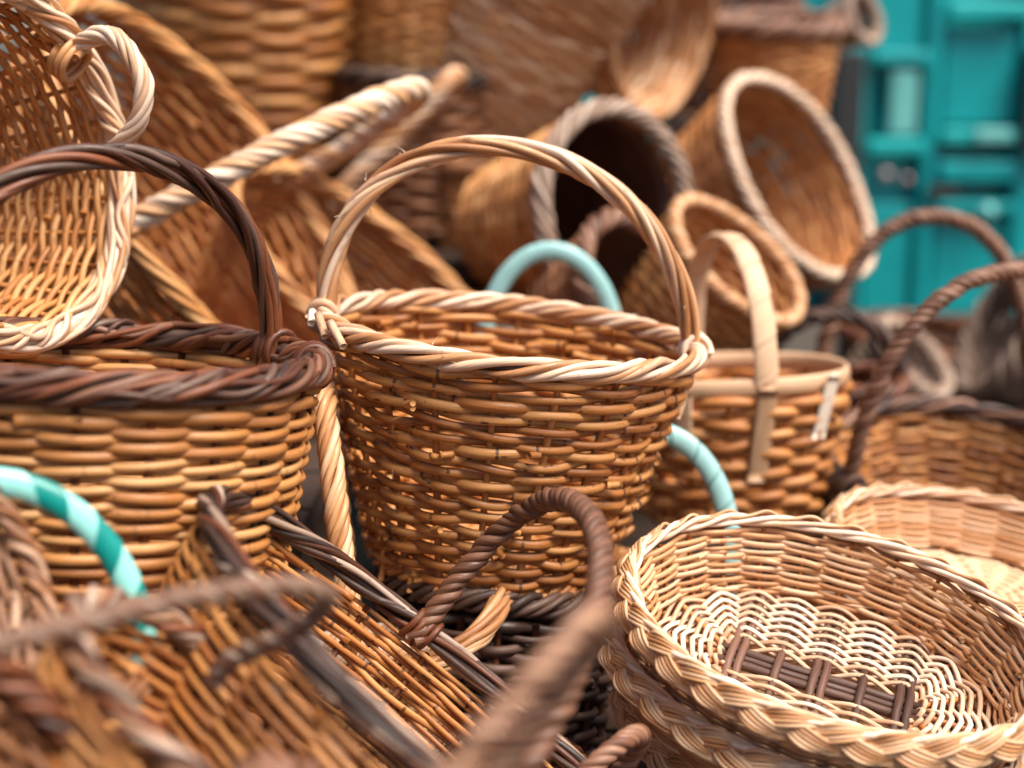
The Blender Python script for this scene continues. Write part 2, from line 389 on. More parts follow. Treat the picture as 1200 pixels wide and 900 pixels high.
#==SETTING==
# ------------------------------------------------------------------ setting
def plain(name, c1, c2, rough, scale, bump=0.2):
    m, nt, b = nodes_of(name); tc = nt.nodes.new('ShaderNodeTexCoord')
    n = noise_n(nt, tc.outputs['Object'], scale, 6, 0.65); nt.links.new(mix_c(nt, n, c1, c2), b.inputs['Base Color'])
    b.inputs['Roughness'].default_value = rough
    bn = nt.nodes.new('ShaderNodeBump'); bn.inputs['Strength'].default_value = bump; bn.inputs['Distance'].default_value = 0.004
    nt.links.new(n, bn.inputs['Height']); nt.links.new(bn.outputs[0], b.inputs['Normal']); return m
MG = plain('worn_paving', (0.03, 0.021, 0.015), (0.075, 0.055, 0.042), 0.9, 14)
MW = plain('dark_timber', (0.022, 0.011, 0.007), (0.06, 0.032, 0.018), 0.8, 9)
MT = plain('teal_paint', (0.0, 0.23, 0.25), (0.002, 0.40, 0.41), 0.32, 5, 0.05)
MT2 = plain('light_teal_paint', (0.003, 0.33, 0.34), (0.02, 0.50, 0.49), 0.25, 6, 0.05)
MP = plain('pale_worn_paint', (0.06, 0.42, 0.41), (0.24, 0.56, 0.52), 0.45, 18, 0.1)
MK = plain('pink_enamel', (0.32, 0.22, 0.23), (0.42, 0.28, 0.28), 0.4, 10, 0.05)
MD = plain('near_black', (0.012, 0.012, 0.013), (0.03, 0.03, 0.03), 0.6, 10, 0.05)

mb = MB(); n = 24; gx = np.linspace(-60, 60, n); gy = np.linspace(-20, 100, n)
G = np.stack(np.meshgrid(gx, gy, indexing='ij') + [np.zeros((n, n))], -1)
mb.grid(G, gx, gy); g = mb.build('ground', MG); tag(g, kind='structure')

bench = bpy.data.objects.new('display_bench', None); COL.objects.link(bench); bench.location = (-0.57, 2.2, 0)
tag(bench, 'dark stepped timber display bench under the farthest stacked baskets', 'bench')
for (y0, y1, z) in ((-0.44, -0.12, 0.388), (-0.1, 0.5, 0.55)):
    for k in range(4):
        w = (y1 - y0) / 4; mb = MB(); mb.box((0, y0 + (k + 0.5) * w, z), (1.86, w - 0.008, 0.024)); mb.build('plank', MW, bench, False)
    for x in (-0.88, 0, 0.88):
        for y in (y0 + 0.04, y1 - 0.04):
            mb = MB(); mb.box((x, y, (z - 0.014) / 2), (0.05, 0.05, z - 0.014)); mb.build('leg', MW, bench, False)
#==BASKETS==

# the teal painted stall front behind everything on the right
TY = 3.90
def tx(u, d=3.78): return (u - 600) / FPX * d
def tz(v, d=3.78): return float(at(600, v, d)[2])
stall = bpy.data.objects.new('market_stall', None); COL.objects.link(stall); stall.location = (tx(1100), TY, 0)
tag(stall, 'teal painted stall front with framed panels and rails behind the baskets', 'stall')
def slab(name, u0, u1, v0, v1, dep, mat, th=0.04, parent=None):
    x0, x1, z0, z1 = tx(u0) - stall.location.x, tx(u1) - stall.location.x, max(0, tz(v1)), tz(v0)
    mb = MB(); mb.box(((x0 + x1) / 2, -dep, (z0 + z1) / 2), (x1 - x0, th, z1 - z0))
    o = mb.build(name, mat, parent or stall, False)
    bv = o.modifiers.new('soft_edge', 'BEVEL'); bv.width = 0.008; bv.segments = 2
    return o
slab('back_panel', 300, 1900, -900, 2000, 0.0, MT, 0.05)
for (u0, u1) in ((985, 1012), (1078, 1096), (1188, 1216), (1330, 1360)): slab('upright', u0, u1, -300, 700, 0.06, MT, 0.07)
for (u0, u1, v0, v1) in ((1100, 1184, 30, 146), (1016, 1074, -60, 60), (1100, 1184, 260, 420), (1016, 1074, 240, 420)):
    slab('door_panel', u0, u1, v0, v1, 0.05, MT, 0.05)
for (v0, v1, mt) in ((4, 24, MT2), (150, 168, MT2), (188, 212, MT), (236, 250, MT)): slab('rail', 1097, 1187, v0, v1, 0.09, mt, 0.06)
slab('rail', 1013, 1077, 162, 180, 0.09, MT2, 0.06); slab('rail', 1013, 1077, 60, 76, 0.09, MT, 0.06)
slab('sign_plate', 1036, 1068, 82, 158, 0.10, MP, 0.02); slab('sign_plate', 1133, 1176, 150, 166, 0.13, MP, 0.02)
slab('post', 966, 1000, 60, 500, 0.12, MD, 0.10); slab('post', 1188, 1230, 60, 178, 0.12, MD, 0.06); slab('dark_gap', 1086, 1122, 218, 233, 0.10, MD, 0.03)  # the small black slab paints the shade of an open gap
def knob(u, v, r, mat, name, dep=0.16):
    t = np.linspace(0, PI / 2, 6); mb = MB(); c = np.array([tx(u) - stall.location.x, -dep, tz(v)])
    P = c + np.array([0, -1, 0]) * np.linspace(0, r * 0.8, 6)[:, None]
    mb.sweep(P, r * np.sqrt(np.clip(1 - np.linspace(0, 0.96, 6) ** 2, 0, 1)), (1, 0, 0), False, 14); return mb.build(name, mat, stall)
knob(1030, 203, 0.015, MK, 'lamp_lens'); knob(1054, 208, 0.012, MK, 'lamp_lens'); knob(1150, 246, 0.022, MP, 'lamp_lens')

# 1 -- the basket in focus
K = Basket(None, 597, 394, 1.08, 6.0, 11.6, 0.141, 0.118, 0.175, 0.092, 0.080, 1.0, name='handled_basket', lod=0)
tag(K.root, 'honey coloured round basket with pale twisted hoop handle, upright and sharp in the middle')
K.weave(20, 27, 0.0037, M['honey'], M['amber'], 0.0026, z0=0.002, z1=0.172, flat=0.78, jit=0.26)
K.base(0.004, M['amber'])
K.rim(0.0055, 0.0030, 6, 7, [M['peeled'], M['hoop'], M['peeled'], M['peeled'], M['hoop'], M['peeled']], pairs=True, fl=0.95, jit=0.45, coremat=M['umber'])  # umber core darkens the gaps between strands, shade put in as colour
K.rim(0.0035, 0.0024, 4, 12, M['honey'], z=-0.001, name='foot_rim')
K.twisted(K.arch(184, 0.141, 0.985, 0.05, 0.97, 0.96, skew=0.13), 0.0054, 0.0031, 6, 0.22, [M['hoop'], M['hoop'], M['peeled']], jit=0.35, coremat=M['amber'])
K.binding(184, 0.0098, 0.0030, 3, M['peeled'], slant=0.004); K.binding(4, 0.0098, 0.0030, 3, M['peeled'], slant=0.004)
def stub(bk, deg, z, dz, da, r, mat, out=0.004):
    th = math.radians(deg); P0 = bk.wall(np.array([th]), np.array([z]))[0] + bk.out(np.array([th]))[0] * out
    P1 = bk.wall(np.array([th + math.radians(da)]), np.array([z + dz]))[0] + bk.out(np.array([th]))[0] * (out + 0.006)
    mb = MB(); mb.sweep(np.linspace(P0, P1, 5), np.linspace(r, r * 0.9, 5), (0.1, 0.2, 1), False, 7); return mb.build('rod_end', mat, bk.root)
for (dg, z, dz, da) in ((205, 0.187, -0.012, 9), (213, 0.185, -0.012, 10), (199, 0.186, -0.006, 6)):
    stub(K, dg, z, dz, da, 0.0033, M['peeled'], 0.010)
for j in range(16):
    stub(K, rng.random() * 180 + 180, 0.02 + rng.random() * 0.14, rng.normal() * 0.004, rng.choice([-4, 4]), 0.0028, M['honey'], 0.005)
for j in range(7): stub(K, 215 + j * 16 + rng.random() * 6, 0.002, -0.008 - rng.random() * 0.006, rng.normal() * 4, 0.0026, M['amber'], 0.002)

def frays(bk, path, r, n, mat):
    P, q, L = path; mb = MB()
    for i in range(n):
        k = rng.integers(20, len(P) - 20); d = unit(rng.normal(size=3)); t = unit(P[k + 1] - P[k - 1]); d = unit(d - t * (d @ t) + t * rng.normal() * 0.8)
        l = 0.004 + rng.random() * 0.007; x = np.linspace(0, 1, 5)[:, None]; p0 = P[k] + unit(d - t * (d @ t)) * r
        mb.sweep(p0 + d * l * x + rng.normal(size=3) * 0.0015 * x ** 2, np.linspace(0.00035, 0.00012, 5), unit(rng.normal(size=3)), False, 4)
    return mb.build('frayed_fibre', mat, bk.root, stuff=True)
frays(K, K.arch(184, 0.141, 0.985, 0.0, 0.97, 0.96, skew=0.13), 0.0085, 16, M['peeled'])
th = np.linspace(0, TAU, 200); frays(K, (K.wall(th, np.full(200, 0.178)), None, 1), 0.0085, 16, M['peeled'])
for z in (0.05, 0.09, 0.13): frays(K, (K.wall(th, np.full(200, z)) + K.out(th) * 0.004, None, 1), 0.003, 9, M['hoop'])

# 2 -- dark bordered basket at the left
K = Basket(None, 122, 427, 0.93, 1.5, 8.0, 0.136, 0.132, 0.152, 0.114, None, 0.8, name='handled_basket', lod=0)
tag(K.root, 'straw coloured basket with thick dark brown twisted border and dark arched handle')
K.weave(20, 28, 0.0036, M['straw'], M['umber'], 0.0027, z0=0.002, z1=0.145)
K.base(0.005, M['amber'])
K.rim(0.0088, 0.0027, 14, 5, [M['umber'], M['umber'], M['blackened'], M['umber'], M['chestnut']], fl=0.95, jit=1.0, coremat=M['blackened'])
K.twisted(K.arch(30, 0.135, 0.97, 0.05, 0.95, 0.95, lean=-4), 0.0062, 0.0029, 9, 0.24, [M['umber'], M['blackened'], M['umber']], jit=0.5)
K.binding(30, 0.0125, 0.003, 3, M['umber']); K.binding(358, 0.0118, 0.0028, 3, M['umber'], slant=0.004)

# 3 -- oval tray at the lower right, with its woven floor over dark sticks
def tray(label, u, v, d, slope, elev, a, b, h, ab, bb, detail, lod):
    K = Basket(None, u, v, d, slope, elev, a, b, h, ab, bb, 0.85, cat='tray', name='oval_tray', lod=lod)
    tag(K.root, label, 'tray')
    K.weave(26, 16, 0.0020, M['cream'], M['honey'], 0.0016, z0=0.006, z1=h - 0.006, flat=0.8)
    K.rim(0.0030, 0.0020, 3, 9, M['peeled'], z=h + 0.001)
    K.plait(0.0068, 0.0028, 0.0014, 5, 9, M['cream'], z=h - 0.003, tilt=-62, outw=0.0065, name='braid')
    K.plait(0.0066, 0.0028, 0.0014, 5, 9, M['cream'], z=0.004, tilt=-62, outw=0.008, name='foot_rim')
    if not detail: K.base(0.003, M['cream']); return K
    L = ab - bb * 0.70; kx = 0.72; sp = [(-1 + 2 * i / 4) * L for i in range(5)]; fl = 0.004
    for y in (-0.0070, 0.0, 0.0070):
        mb = MB(); x = np.linspace(-L - 0.012, L + 0.012, 12)
        mb.sweep(np.stack([x, y + 0.0006 * np.sin(x * 90 + y * 900), np.full(12, fl)], -1), 0.0034 if y else 0.0028, (0, 0, 1), False, 7); mb.build('stick', M['sticks'], K.root)
    for i, x0 in enumerate(sp):
        for dx in ((-0.0034, 0.0034) if i in (0, 2, 4) else (0.0,)):
            mb = MB(); y = np.linspace(-bb * 0.94, bb * 0.94, 15)
            mb.sweep(np.stack([x0 + dx + 0.0004 * np.sin(y * 200), y, fl + 0.0055 * np.exp(-(y / 0.02) ** 2)], -1), 0.0031, (0, 0, 1), False, 7); mb.build('stick', M['sticks'], K.root)
    for sg in (-1, 1):
        for k in range(1, 6):
            an = -PI / 2 + k * PI / 6; x = np.linspace(0.012, bb * 0.92, 8)
            mb = MB(); mb.sweep(np.stack([sg * (L + kx * x * math.cos(an)), x * math.sin(an), np.full(8, fl)], -1), 0.0022, (0, 0, 1), False, 6); mb.build('spoke', M['honey'], K.root)
    # rods of the floor: racetrack rings that dip under and over the cross sticks
    rings = 16; r0, r1 = 0.0155, bb * 0.97
    for k in range(rings):
        r = r0 + (r1 - r0) * k / (rings - 1); P = []; W = []
        q = 14
        def seg(f, n): return [f(i / n) for i in range(n)]
        key = []   # (x, y, direction) at each crossing
        for x0 in sp: key.append((x0, -r))
        for kk in range(1, 6): an = -PI / 2 + kk * PI / 6; key.append((L + kx * r * math.cos(an), r * math.sin(an)))
        for x0 in sp[::-1]: key.append((x0, r))
        for kk in range(1, 6): an = PI / 2 + kk * PI / 6; key.append((-L + kx * r * math.cos(an), r * math.sin(an)))
        key = np.array(key); nk = len(key)
        for i in range(nk):
            a_, b_ = key[i], key[(i + 1) % nk]; up0 = 1 if (i + k) % 2 else -1
            for t in np.linspace(0, 1, 6, endpoint=False):
                P.append([*(a_ + (b_ - a_) * t), 0]); W.append(up0 * math.cos(t * PI))
        P = np.array(P); W = np.array(W); cen = np.array([0, 0, 0])
        nrm = np.stack([np.clip(P[:, 0], -L, L), 0 * P[:, 1], 0 * P[:, 2]], -1); O = unit(P - nrm)
        P = P + O * (W * 0.0016 + wobble(4, 0.0008, 5)(np.linspace(0, TAU, len(P), endpoint=False)))[:, None]
        P[:, 2] = fl + W * 0.0043
        mb = MB(); mb.sweep(P, 0.0019 * (0.9 + 0.2 * rng.random()), (0, 0, 1), True, 6, 0.8); mb.build('floor_rod', M['peeled'], K.root)
    return K
T = tray('large pale oval tray with open woven floor over dark crossed sticks, lower right', 978, 728, 0.95, 15, 36, 0.139, 0.106, 0.058, 0.118, 0.086, True, 0)
tray('pale oval tray nested underneath the large tray, only its plaited border showing', 952, 792, 0.975, 17, 33, 0.139, 0.106, 0.058, 0.114, 0.083, False, 0)
tray('pale orange tray with plaited border behind the large oval tray at the right edge', 1172, 646, 1.135, 13, 24, 0.130, 0.095, 0.05, 0.108, 0.078, False, 1)

# 4 -- strap handled basket right of the middle
K = Basket(None, 852, 428, 1.36, -1.0, 8.5, 0.112, 0.097, 0.145, 0.078, None, 0.9, name='handled_basket', lod=1)
tag(K.root, 'amber basket with flat pale strap wound round its narrow handle, behind the middle basket')
K.weave(16, 13, 0.0056, M['amber'], M['honey'], 0.0030, z0=0.0, z1=0.128)
K.hoop(0.0085, M['tan_strap'], z=0.137, flat=0.35); K.base(0.006, M['amber'])
K.taped(K.arch(-72, 0.123, 1.0, 0.02, 0.9, 0.9), 0.0035, 0.0105, 0.036, [M['tan_strap']], M['honey'])
for dg, zt, zb in ((-72, 0.136, 0.05), (-38, 0.143, 0.085), (108, 0.136, 0.05), (-110, 0.138, 0.07)):
    th = np.full(10, math.radians(dg)); z = np.linspace(zb, zt, 10)
    P = K.wall(th + np.linspace(-0.06, 0, 10), z) + K.out(th) * 0.0075
    mb = MB(); mb.sweep(P, 0.0095, K.out(th), False, 8, 0.16); mb.build('strap', M['white_strap' if dg == -38 else 'tan_strap'], K.root)

# 5 -- dark handled baskets at the right edge
K = Basket(None, 1136, 550, 1.38, 10, 28, 0.138, 0.126, 0.085, 0.10, None, 0.8, name='handled_basket', lod=1)
tag(K.root, 'shallow brown basket with blackened border and tall dark rope handle at the right edge')
K.weave(20, 15, 0.0036, M['honey'], M['blackened'], 0.0026, z1=0.078); K.base(0.004, M['umber'])
K.rim(0.0066, 0.0032, 6, 7, [M['blackened'], M['umber'], M['chestnut']], jit=0.5)
K.twisted(K.arch(222, 0.206, 1.0, 0.02, 0.9, 0.85), 0.0046, 0.0040, 4, 0.034, M['chestnut'], jit=0.15)
K.binding(222, 0.012, 0.003, 4, M['blackened']); K.binding(42, 0.012, 0.003, 4, M['blackened'])
K2 = Basket(None, 1078, 515, 1.66, 4, 10, 0.122, 0.10, 0.13, 0.10, None, 0.8, name='handled_basket', lod=1)
tag(K2.root, 'brown basket mostly hidden, its thin rope handle arching behind the dark rope handle')
K2.weave(18, 17, 0.0038, M['russet'], M['umber'], 0.0028, z1=0.122); K2.base(0.004, M['umber']); K2.rim(0.007, 0.0034, 6, 7, M['chestnut'], jit=0.5)
K2.twisted(K2.arch(190, 0.258, 1.0, 0.02, 0.9, 0.85), 0.0054, 0.0048, 4, 0.036, M['chestnut'], jit=0.15)
K = Basket(None, 975, 452, 1.6, 0, 12, 0.076, 0.07, 0.11, 0.06, None, 0.8, name='handled_basket', lod=2)
tag(K.root, 'small dark basket with low dark arched handle between strap basket and rope handles')
K.weave(16, 12, 0.0046, M['russet'], rs=0.003); K.base(0.005, M['umber']); K.rim(0.008, 0.004, 5, 7, M['umber'])
K.twisted(K.arch(0, 0.082, 1.0, 0.02), 0.0058, 0.0040, 5, 0.08, M['blackened'])

# 6 -- tipped baskets at the upper left
K = Basket(None, 2, 192, 0.98, 79, 44, 0.121, 0.118, 0.15, 0.080, None, 0.8, name='eared_basket', lod=0)
tag(K.root, 'tipped pale basket with cream border and small looped ear handle, top left corner')
K.weave(26, 30, 0.0027, M['straw'], M['straw'], 0.0022, z1=0.143); K.base(0.004, M['straw'])
K.rim(0.0078, 0.0024, 11, 4.0, [M['peeled'], M['peeled'], M['cream']], jit=0.9)
pts = [at(84, 62, 1.035), at(100, 48, 1.02), at(128, 41, 1.01), at(152, 62, 1.005), at(168, 100, 1.005), at(163, 140, 1.01), at(142, 168, 1.02), at(126, 184, 1.035)]
inv = np.array(K.root.matrix_world.inverted()); loc = [(inv @ np.array([*p, 1]))[:3] for p in pts]
P, L = loop_points(loc); qv = unit(np.cross(loc[0] - loc[3], loc[6] - loc[3]))
K.twisted((P, qv, L), 0.0040, 0.0032, 6, 0.085, M['peeled'], name='ear_handle', jit=0.2)
def wraps(K, p0, p1, r, rs, n, mat):
    a = (inv @ np.array([*p0, 1]))[:3]; b = (inv @ np.array([*p1, 1]))[:3]; ax = unit(b - a); e1 = unit(np.cross(ax, [0.3, 0.5, 0.8])); e2 = np.cross(ax, e1)
    ph = np.linspace(0, TAU * n, n * 16); t = np.linspace(0, 1, n * 16)[:, None]
    D = np.cos(ph)[:, None] * e1 + np.sin(ph)[:, None] * e2
    mb = MB(); mb.sweep(a + (b - a) * t + r * D, rs, D, False, 6); mb.build('binding', mat, K.root)
wraps(K, at(72, 64, 1.03), at(92, 78, 1.03), 0.014, 0.0026, 3, M['cream'])

K = Basket(None, 250, 238, 1.44, 53, 26, 0.232, 0.185, 0.25, 0.165, None, 0.85, name='handled_basket', lod=1)
tag(K.root, 'big tipped orange basket whose pale wound handle points up to the right')
K.weave(30, 30, 0.0040, M['amber'], M['amber'], 0.003, z1=0.242); K.base(0.006, M['amber'])
K.rim(0.0066, 0.0038, 6, 9, M['straw'], jit=0.4)
K.twisted(K.arch(83, 0.235, 0.98, 0.03, 1.0, 1.0, skew=0.06, lean=-5), 0.0078, 0.0044, 7, 0.085, [M['peeled'], M['peeled'], M['cream']], jit=0.2)
K.binding(83, 0.0105, 0.0036, 4, M['cream']); K.binding(263, 0.0105, 0.0036, 4, M['cream'])
K = Basket(None, 452, 360, 1.72, 41, 38, 0.240, 0.125, 0.20, 0.19, None, 0.85, name='handled_basket', lod=1)
tag(K.root, 'second tipped orange basket with white tipped pale handle, leaning behind the big one')
K.weave(28, 26, 0.0045, M['amber'], M['amber'], 0.003, z1=0.194); K.base(0.006, M['amber'])
K.rim(0.0075, 0.004, 5, 9, M['straw'], jit=0.4)
inv = np.array(K.root.matrix_world.inverted())
loc = [(inv @ np.array([*p, 1]))[:3] for p in (at(380, 250, 1.79), at(398, 226, 1.78), at(460, 164, 1.76), at(512, 108, 1.75), at(530, 90, 1.76), at(536, 92, 1.79), at(520, 112, 1.82), at(468, 162, 1.85), at(410, 222, 1.86), at(392, 245, 1.86))]
P, L = loop_points(loc, 240); qv = unit(np.cross(loc[1] - loc[4], loc[8] - loc[4]))
K.twisted((P, qv, L), 0.0078, 0.0044, 7, 0.09, [M['peeled'], M['cream']], jit=0.2)
K = Basket(None, 448, 350, 1.56, 41, 36, 0.205, 0.11, 0.16, 0.16, None, 0.85, name='wicker_basket', lod=1)
tag(K.root, 'third tipped orange basket, its straw rim sloping down behind the middle handle')
K.weave(26, 30, 0.0034, M['amber'], M['amber'], 0.0026, z1=0.154); K.base(0.005, M['amber']); K.rim(0.0062, 0.0036, 5, 9, M['straw'], jit=0.4)

# 7 -- lower left: tipped dark bordered baskets
K = Basket(None, 526, 838, 0.82, 42, 12.5, 0.188, 0.133, 0.15, 0.145, 0.10, 0.85, name='handled_basket', lod=0)
tag(K.root, 'long tipped basket of pale rods between two blackened borders, chestnut rope handle')
K.weave(22, 34, 0.0021, M['honey'], M['umber'], 0.0022, z1=0.143, flat=0.85); K.base(0.004, M['amber'])
K.rim(0.0058, 0.0023, 9, 5, [M['blackened'], M['umber'], M['blackened'], M['greyed']], jit=0.6)  # the greyed strand paints in a pale highlight along the rim
K.twisted(K.arch(106, 0.138, 0.97, 0.006, 0.9, 0.75, skew=0.36), 0.0042, 0.0038, 4, 0.036, M['chestnut'], jit=0.2)
K.binding(106, 0.0088, 0.0024, 4, M['umber'])
K = Basket(None, 262, 852, 0.68, 41, 21, 0.090, 0.072, 0.10, 0.068, None, 0.85, name='handled_basket', lod=1)
tag(K.root, 'blurred orange basket with grey rope loop handle in the lower left foreground')
K.weave(18, 24, 0.0021, M['amber'], M['umber'], 0.002, z1=0.094); K.base(0.004, M['amber'])
K.rim(0.0044, 0.0023, 6, 8, [M['fawn'], M['umber'], M['greyed']], jit=0.5)
inv = np.array(K.root.matrix_world.inverted())
loc = [(inv @ np.array([*p, 1]))[:3] for p in (at(-190, 850, .50), at(-110, 782, .52), at(0, 755, .545), at(120, 725, .575), at(240, 697, .605), at(340, 688, .63), at(382, 700, .65), at(360, 728, .67), at(310, 755, .685), at(268, 774, .695), at(250, 800, .70))]
P, L = loop_points(loc, 240); qv = unit(np.cross(loc[0] - loc[5], loc[9] - loc[5]))
K.twisted((P, qv, L), 0.0028, 0.0026, 4, 0.026, [M['greyed'], M['chestnut']], jit=0.2)
K = Basket(None, -48, 676, 0.68, 67, 31, 0.070, 0.064, 0.10, 0.05, None, 0.85, name='wicker_basket', lod=1)
tag(K.root, 'tipped greyish basket with upright rods cut off by the left edge')
K.weave(20, 26, 0.0021, M['fawn'], M['greyed'], 0.0020, z1=0.094); K.base(0.004, M['umber']); K.rim(0.0044, 0.0023, 6, 8, [M['russet'], M['fawn']], jit=0.5)
K = Basket(None, -32, 805, 0.73, 3, 10, 0.086, 0.05, 0.08, 0.075, None, 0.85, name='handled_basket', lod=1)
tag(K.root, 'low basket whose arched handle is wound in dark teal and mint stripes')
K.weave(18, 12, 0.003, M['straw'], M['straw'], 0.002, z1=0.074); K.base(0.004, M['amber']); K.rim(0.0055, 0.003, 5, 8, M['russet'])
K.taped(K.arch(0, 0.106, 1.0, 0.02, 1.0, 1.0), 0.0072, 0.0042, 0.0195, [M['teal_tape'], M['mint_tape']], M['teal_tape'], lift=0.0005, lap=0.05)
K = Basket(None, 28, 915, 0.56, 50, 20, 0.075, 0.07, 0.09, 0.06, None, 0.85, name='wicker_basket', lod=1)
tag(K.root, 'dark red bordered basket blurred in the bottom left corner')
K.weave(20, 16, 0.0025, M['russet'], M['russet'], 0.002, z1=0.085); K.base(0.004, M['umber']); K.rim(0.0058, 0.003, 6, 8, M['umber'], jit=0.5)

# 8 -- bottom middle
K = Basket(None, 440, 1050, 0.56, 41, 20, 0.068, 0.06, 0.09, 0.065, None, 0.85, name='handled_basket', lod=1)
tag(K.root, 'near basket below the frame, its thick blurred rope handle slanting up in front')
K.weave(20, 16, 0.0026, M['honey'], M['umber'], 0.002, z1=0.085); K.base(0.004, M['umber']); K.rim(0.0062, 0.003, 6, 8, M['chestnut'], jit=0.5)
K.twisted(K.arch(84, 0.142, 0.95, 0.02, 0.9, 0.8), 0.0031, 0.0028, 4, 0.028, [M['fawn'], M['chestnut']], jit=0.2)
K = Basket(None, 672, 945, 0.90, 42, 20, 0.066, 0.06, 0.08, 0.05, None, 0.85, name='handled_basket', lod=1)
tag(K.root, 'small dark basket with short grey rope handle squeezed beside the pale nested tray')
K.weave(18, 13, 0.003, M['russet'], M['umber'], 0.0022, z1=0.074); K.base(0.004, M['umber']); K.rim(0.0062, 0.0032, 6, 9, M['umber'], jit=0.5)
K.twisted(K.arch(80, 0.062, 0.7, 0.01, 0.9, 0.8), 0.0036, 0.0033, 4, 0.034, M['chestnut'], jit=0.2)
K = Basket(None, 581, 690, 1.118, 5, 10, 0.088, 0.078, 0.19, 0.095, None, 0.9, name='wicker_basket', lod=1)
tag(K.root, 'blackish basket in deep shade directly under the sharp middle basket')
K.weave(20, 24, 0.004, M['blackened'], M['umber'], 0.003, z1=0.18); K.base(0.005, M['umber']); K.rim(0.007, 0.0034, 5, 8, M['blackened'])  # rods coloured near black to carry the deep shade here
K = Basket(None, 416, 764, 1.03, -7, 10, 0.052, 0.05, 0.09, 0.045, None, 0.9, name='handled_basket', lod=1)
tag(K.root, 'small pale basket whose twisted cream handle stands edge on between two larger baskets')
K.weave(16, 14, 0.003, M['cream'], M['cream'], 0.002, z1=0.083); K.base(0.004, M['cream']); K.rim(0.005, 0.0028, 5, 8, M['peeled'])
K.twisted(K.arch(89, 0.190, 0.95, 0.02, 0.8, 0.8), 0.0060, 0.0032, 7, 0.075, M['cream'], jit=0.15)
K = Basket(None, 478, 850, 1.0, 18, 15, 0.040, 0.036, 0.06, 0.03, None, 0.9, name='handled_basket', lod=1)
tag(K.root, 'pale basket in the dark gap below the middle basket, bent cream handle')
K.weave(16, 12, 0.003, M['cream'], M['cream'], 0.002, z1=0.054); K.base(0.004, M['cream']); K.rim(0.005, 0.0028, 5, 8, M['peeled'])
inv = np.array(K.root.matrix_world.inverted())
loc = [(inv @ np.array([*p, 1]))[:3] for p in (at(604, 640, 1.09), at(594, 680, 1.055), at(582, 716, 1.03), at(558, 748, 1.01), at(520, 772, .995), at(482, 792, .99), at(450, 835, .99))]
P, L = loop_points(loc, 200); qv = unit(np.cross(loc[0] - loc[3], loc[6] - loc[3]))
K.twisted((P, qv, L), 0.0062, 0.0028, 8, 0.22, M['cream'], jit=0.3)

# 9 -- turquoise handles
K = Basket(None, 644, 412, 1.46, 0, 10, 0.068, 0.06, 0.11, 0.055, None, 0.9, name='handled_basket', lod=2)
tag(K.root, 'basket hidden behind the middle one, its turquoise wound handle arching over')
K.weave(16, 12, 0.004, M['amber'], rs=0.003); K.base(0.005, M['amber']); K.rim(0.007, 0.004, 5, 7, M['straw'])
K.taped(K.arch(0, 0.104, 1.0, 0.02), 0.0090, 0.0050, 0.024, [M['aqua_tape']], M['aqua_tape'], lift=0.00015, lap=0.05)
K = Basket(None, 744, 672, 1.22, 3, 10, 0.080, 0.05, 0.09, 0.07, 0.04, 0.9, name='handled_basket', lod=1)
tag(K.root, 'basket behind the oval tray, one turquoise wound handle leg showing')
K.weave(18, 13, 0.0034, M['amber'], M['amber'], 0.0024, z1=0.083); K.base(0.004, M['amber']); K.rim(0.006, 0.0032, 5, 8, M['straw'])
K.taped(K.arch(0, 0.125, 1.02, 0.02, 0.9, 0.9), 0.0088, 0.0050, 0.026, [M['aqua_tape']], M['teal_tape'], lift=0.00015, lap=-0.05)

# 10 -- the far heap, out of focus
def far(label, u, v, d, slope, elev, a, b, h, ab, ns, nr, rw, mat, rim, rr=0.009, name='wicker_basket', p=0.9, turns=8, base=True, shade_cup=None):
    K = Basket(None, u, v, d, slope, elev, a, b, h, ab, None, p, name=name, lod=2); tag(K.root, label)
    K.weave(ns, nr, rw, M[mat], rs=0.0035, z1=h * 0.97)
    if base: K.base(rw * 1.1, M[mat])
    if shade_cup:  # added dark inner cup: paints the shade inside and closes the see-through weave
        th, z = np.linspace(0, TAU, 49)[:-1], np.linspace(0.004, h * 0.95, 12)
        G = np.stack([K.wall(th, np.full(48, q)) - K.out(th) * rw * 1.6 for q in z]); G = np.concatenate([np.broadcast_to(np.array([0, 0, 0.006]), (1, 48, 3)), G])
        mb = MB(); mb.grid(G, np.linspace(0, h, 14), np.linspace(0, 1, 49), False, True); lo = mb.build('shade_cup', M[shade_cup], K.root); lo.modifiers.new('thickness', 'SOLIDIFY').thickness = 0.002
    if rim: K.rim(rr, rr * 0.48, 5, turns, M[rim])
    return K
far('big upright orange basket with broad bands, top left behind the tipped ones', 285, -170, 1.86, 0, 4, 0.172, 0.15, 0.52, 0.135, 14, 37, 0.0085, 'honey', 'straw')
far('pale fine woven basket standing on another, top edge left of centre', 492, -60, 1.92, 0, 3, 0.098, 0.09, 0.155, 0.092, 20, 18, 0.0052, 'straw', 'straw')
far('reddish brown basket with black border carrying the pale fine woven one', 492, 92, 1.92, 0, 4, 0.105, 0.095, 0.20, 0.10, 18, 16, 0.0068, 'russet', 'blackened')
far('tall shaded basket leaning at the top, left of the cream one', 668, -70, 1.86, 26, 10, 0.125, 0.115, 0.26, 0.09, 22, 28, 0.0056, 'cream', 'russet')
far('pale cream basket tipped forward at the top edge, right of centre', 776, 28, 1.95, 100, 32, 0.125, 0.12, 0.17, 0.085, 20, 20, 0.0052, 'cream', 'cream', 0.005)
far('large dark hollow basket lying on its side with greyish border behind the middle handle', 722, 248, 1.62, 82, 46, 0.118, 0.112, 0.21, 0.07, 22, 24, 0.0048, 'straw', 'greyed', 0.008, shade_cup='umber')
far('pinkish brown basket lying in front of the dark hollow one', 742, 338, 1.52, 66, 42, 0.078, 0.074, 0.12, 0.05, 18, 15, 0.0046, 'russet', 'chestnut', 0.008, shade_cup='umber')
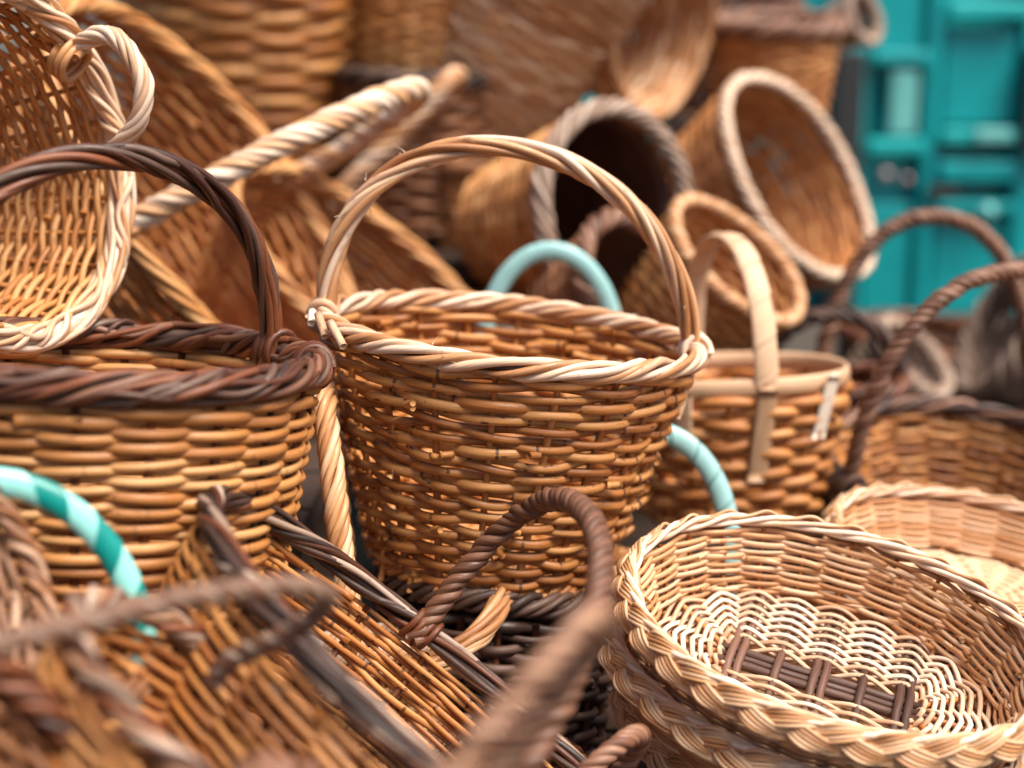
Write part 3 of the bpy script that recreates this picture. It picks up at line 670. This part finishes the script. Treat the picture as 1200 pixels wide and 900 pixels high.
far('brown upright basket on the upper bench step near the teal stall', 898, 34, 2.12, 3, 5, 0.105, 0.098, 0.125, 0.09, 18, 13, 0.0055, 'amber', 'chestnut', 0.011)
far('open tub with thick white border lying tipped beside the teal stall', 936, 208, 1.88, 60, 27, 0.148, 0.142, 0.22, 0.10, 24, 24, 0.0052, 'amber', 'peeled', 0.0062, turns=20)
far('orange basket with grey white plaited border below the white bordered tub', 862, 306, 1.56, 44, 25, 0.088, 0.084, 0.14, 0.07, 20, 17, 0.0046, 'amber', 'cream', 0.0058, turns=18)
far('blurred tan basket tipped at the right edge in front of the teal stall', 1178, 385, 1.95, -62, 20, 0.10, 0.095, 0.15, 0.07, 18, 16, 0.005, 'greyed', 'greyed')
far('brown basket filling the gap between the stacked and the hollow baskets', 590, 200, 1.92, 2, 6, 0.095, 0.085, 0.16, 0.08, 18, 16, 0.0052, 'straw', 'russet')
far('rust coloured basket on the top step behind the brown upright one', 845, 10, 2.45, 0, 6, 0.13, 0.12, 0.20, 0.11, 18, 16, 0.006, 'russet', 'umber')
far('small pinkish basket beside the dark post at the top', 1010, 20, 2.2, 70, 30, 0.04, 0.038, 0.05, 0.03, 14, 8, 0.0036, 'greyed', 'greyed', 0.006)
far('grey basket lying low in front of the teal stall, half hidden by rope handles', 1068, 420, 1.9, 50, 25, 0.06, 0.055, 0.09, 0.045, 16, 12, 0.0042, 'greyed', 'greyed', 0.007)
far('dark brown basket on the ground before the teal stall, behind the rope handles', 1085, 398, 2.35, 8, 14, 0.14, 0.125, 0.20, 0.12, 18, 18, 0.0058, 'russet', 'umber')

def low_bench(label, x0, x1, y0, y1, top, n):
    b = bpy.data.objects.new('low_bench', None); COL.objects.link(b); b.location = ((x0 + x1) / 2, (y0 + y1) / 2, 0); tag(b, label, 'bench')
    w = (y1 - y0) / n
    for k in range(n):
        mb = MB(); mb.box((0, y0 - b.location.y + (k + 0.5) * w, top - 0.011), (x1 - x0, w - 0.008, 0.022)); mb.build('plank', MW, b, False)
    for x in (-1, 1):
        for y in (-1, 1):
            mb = MB(); mb.box((x * (x1 - x0 - 0.08) / 2, y * (y1 - y0 - 0.08) / 2, (top - 0.023) / 2), (0.045, 0.045, top - 0.023)); mb.build('leg', MW, b, False)
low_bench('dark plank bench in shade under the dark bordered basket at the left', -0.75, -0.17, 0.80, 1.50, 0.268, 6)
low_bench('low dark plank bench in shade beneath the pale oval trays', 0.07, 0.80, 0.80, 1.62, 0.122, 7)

crate = bpy.data.objects.new('slatted_crate', None); COL.objects.link(crate); crate.location = (0.66, 2.0, 0)
tag(crate, 'dark slatted wooden crate carrying the tan basket at the right edge', 'crate')
for z in (0.03, 0.09, 0.15):
    for y in (-0.17, 0.17):
        mb = MB(); mb.box((0, y, z), (0.50, 0.012, 0.048)); mb.build('slat', MW, crate, False)
    for x in (-0.25, 0.25):
        mb = MB(); mb.box((x, 0, z), (0.012, 0.32, 0.048)); mb.build('slat', MW, crate, False)
for k in range(5):
    mb = MB(); mb.box((0, -0.136 + k * 0.068, 0.183), (0.51, 0.06, 0.012)); mb.build('slat', MW, crate, False)
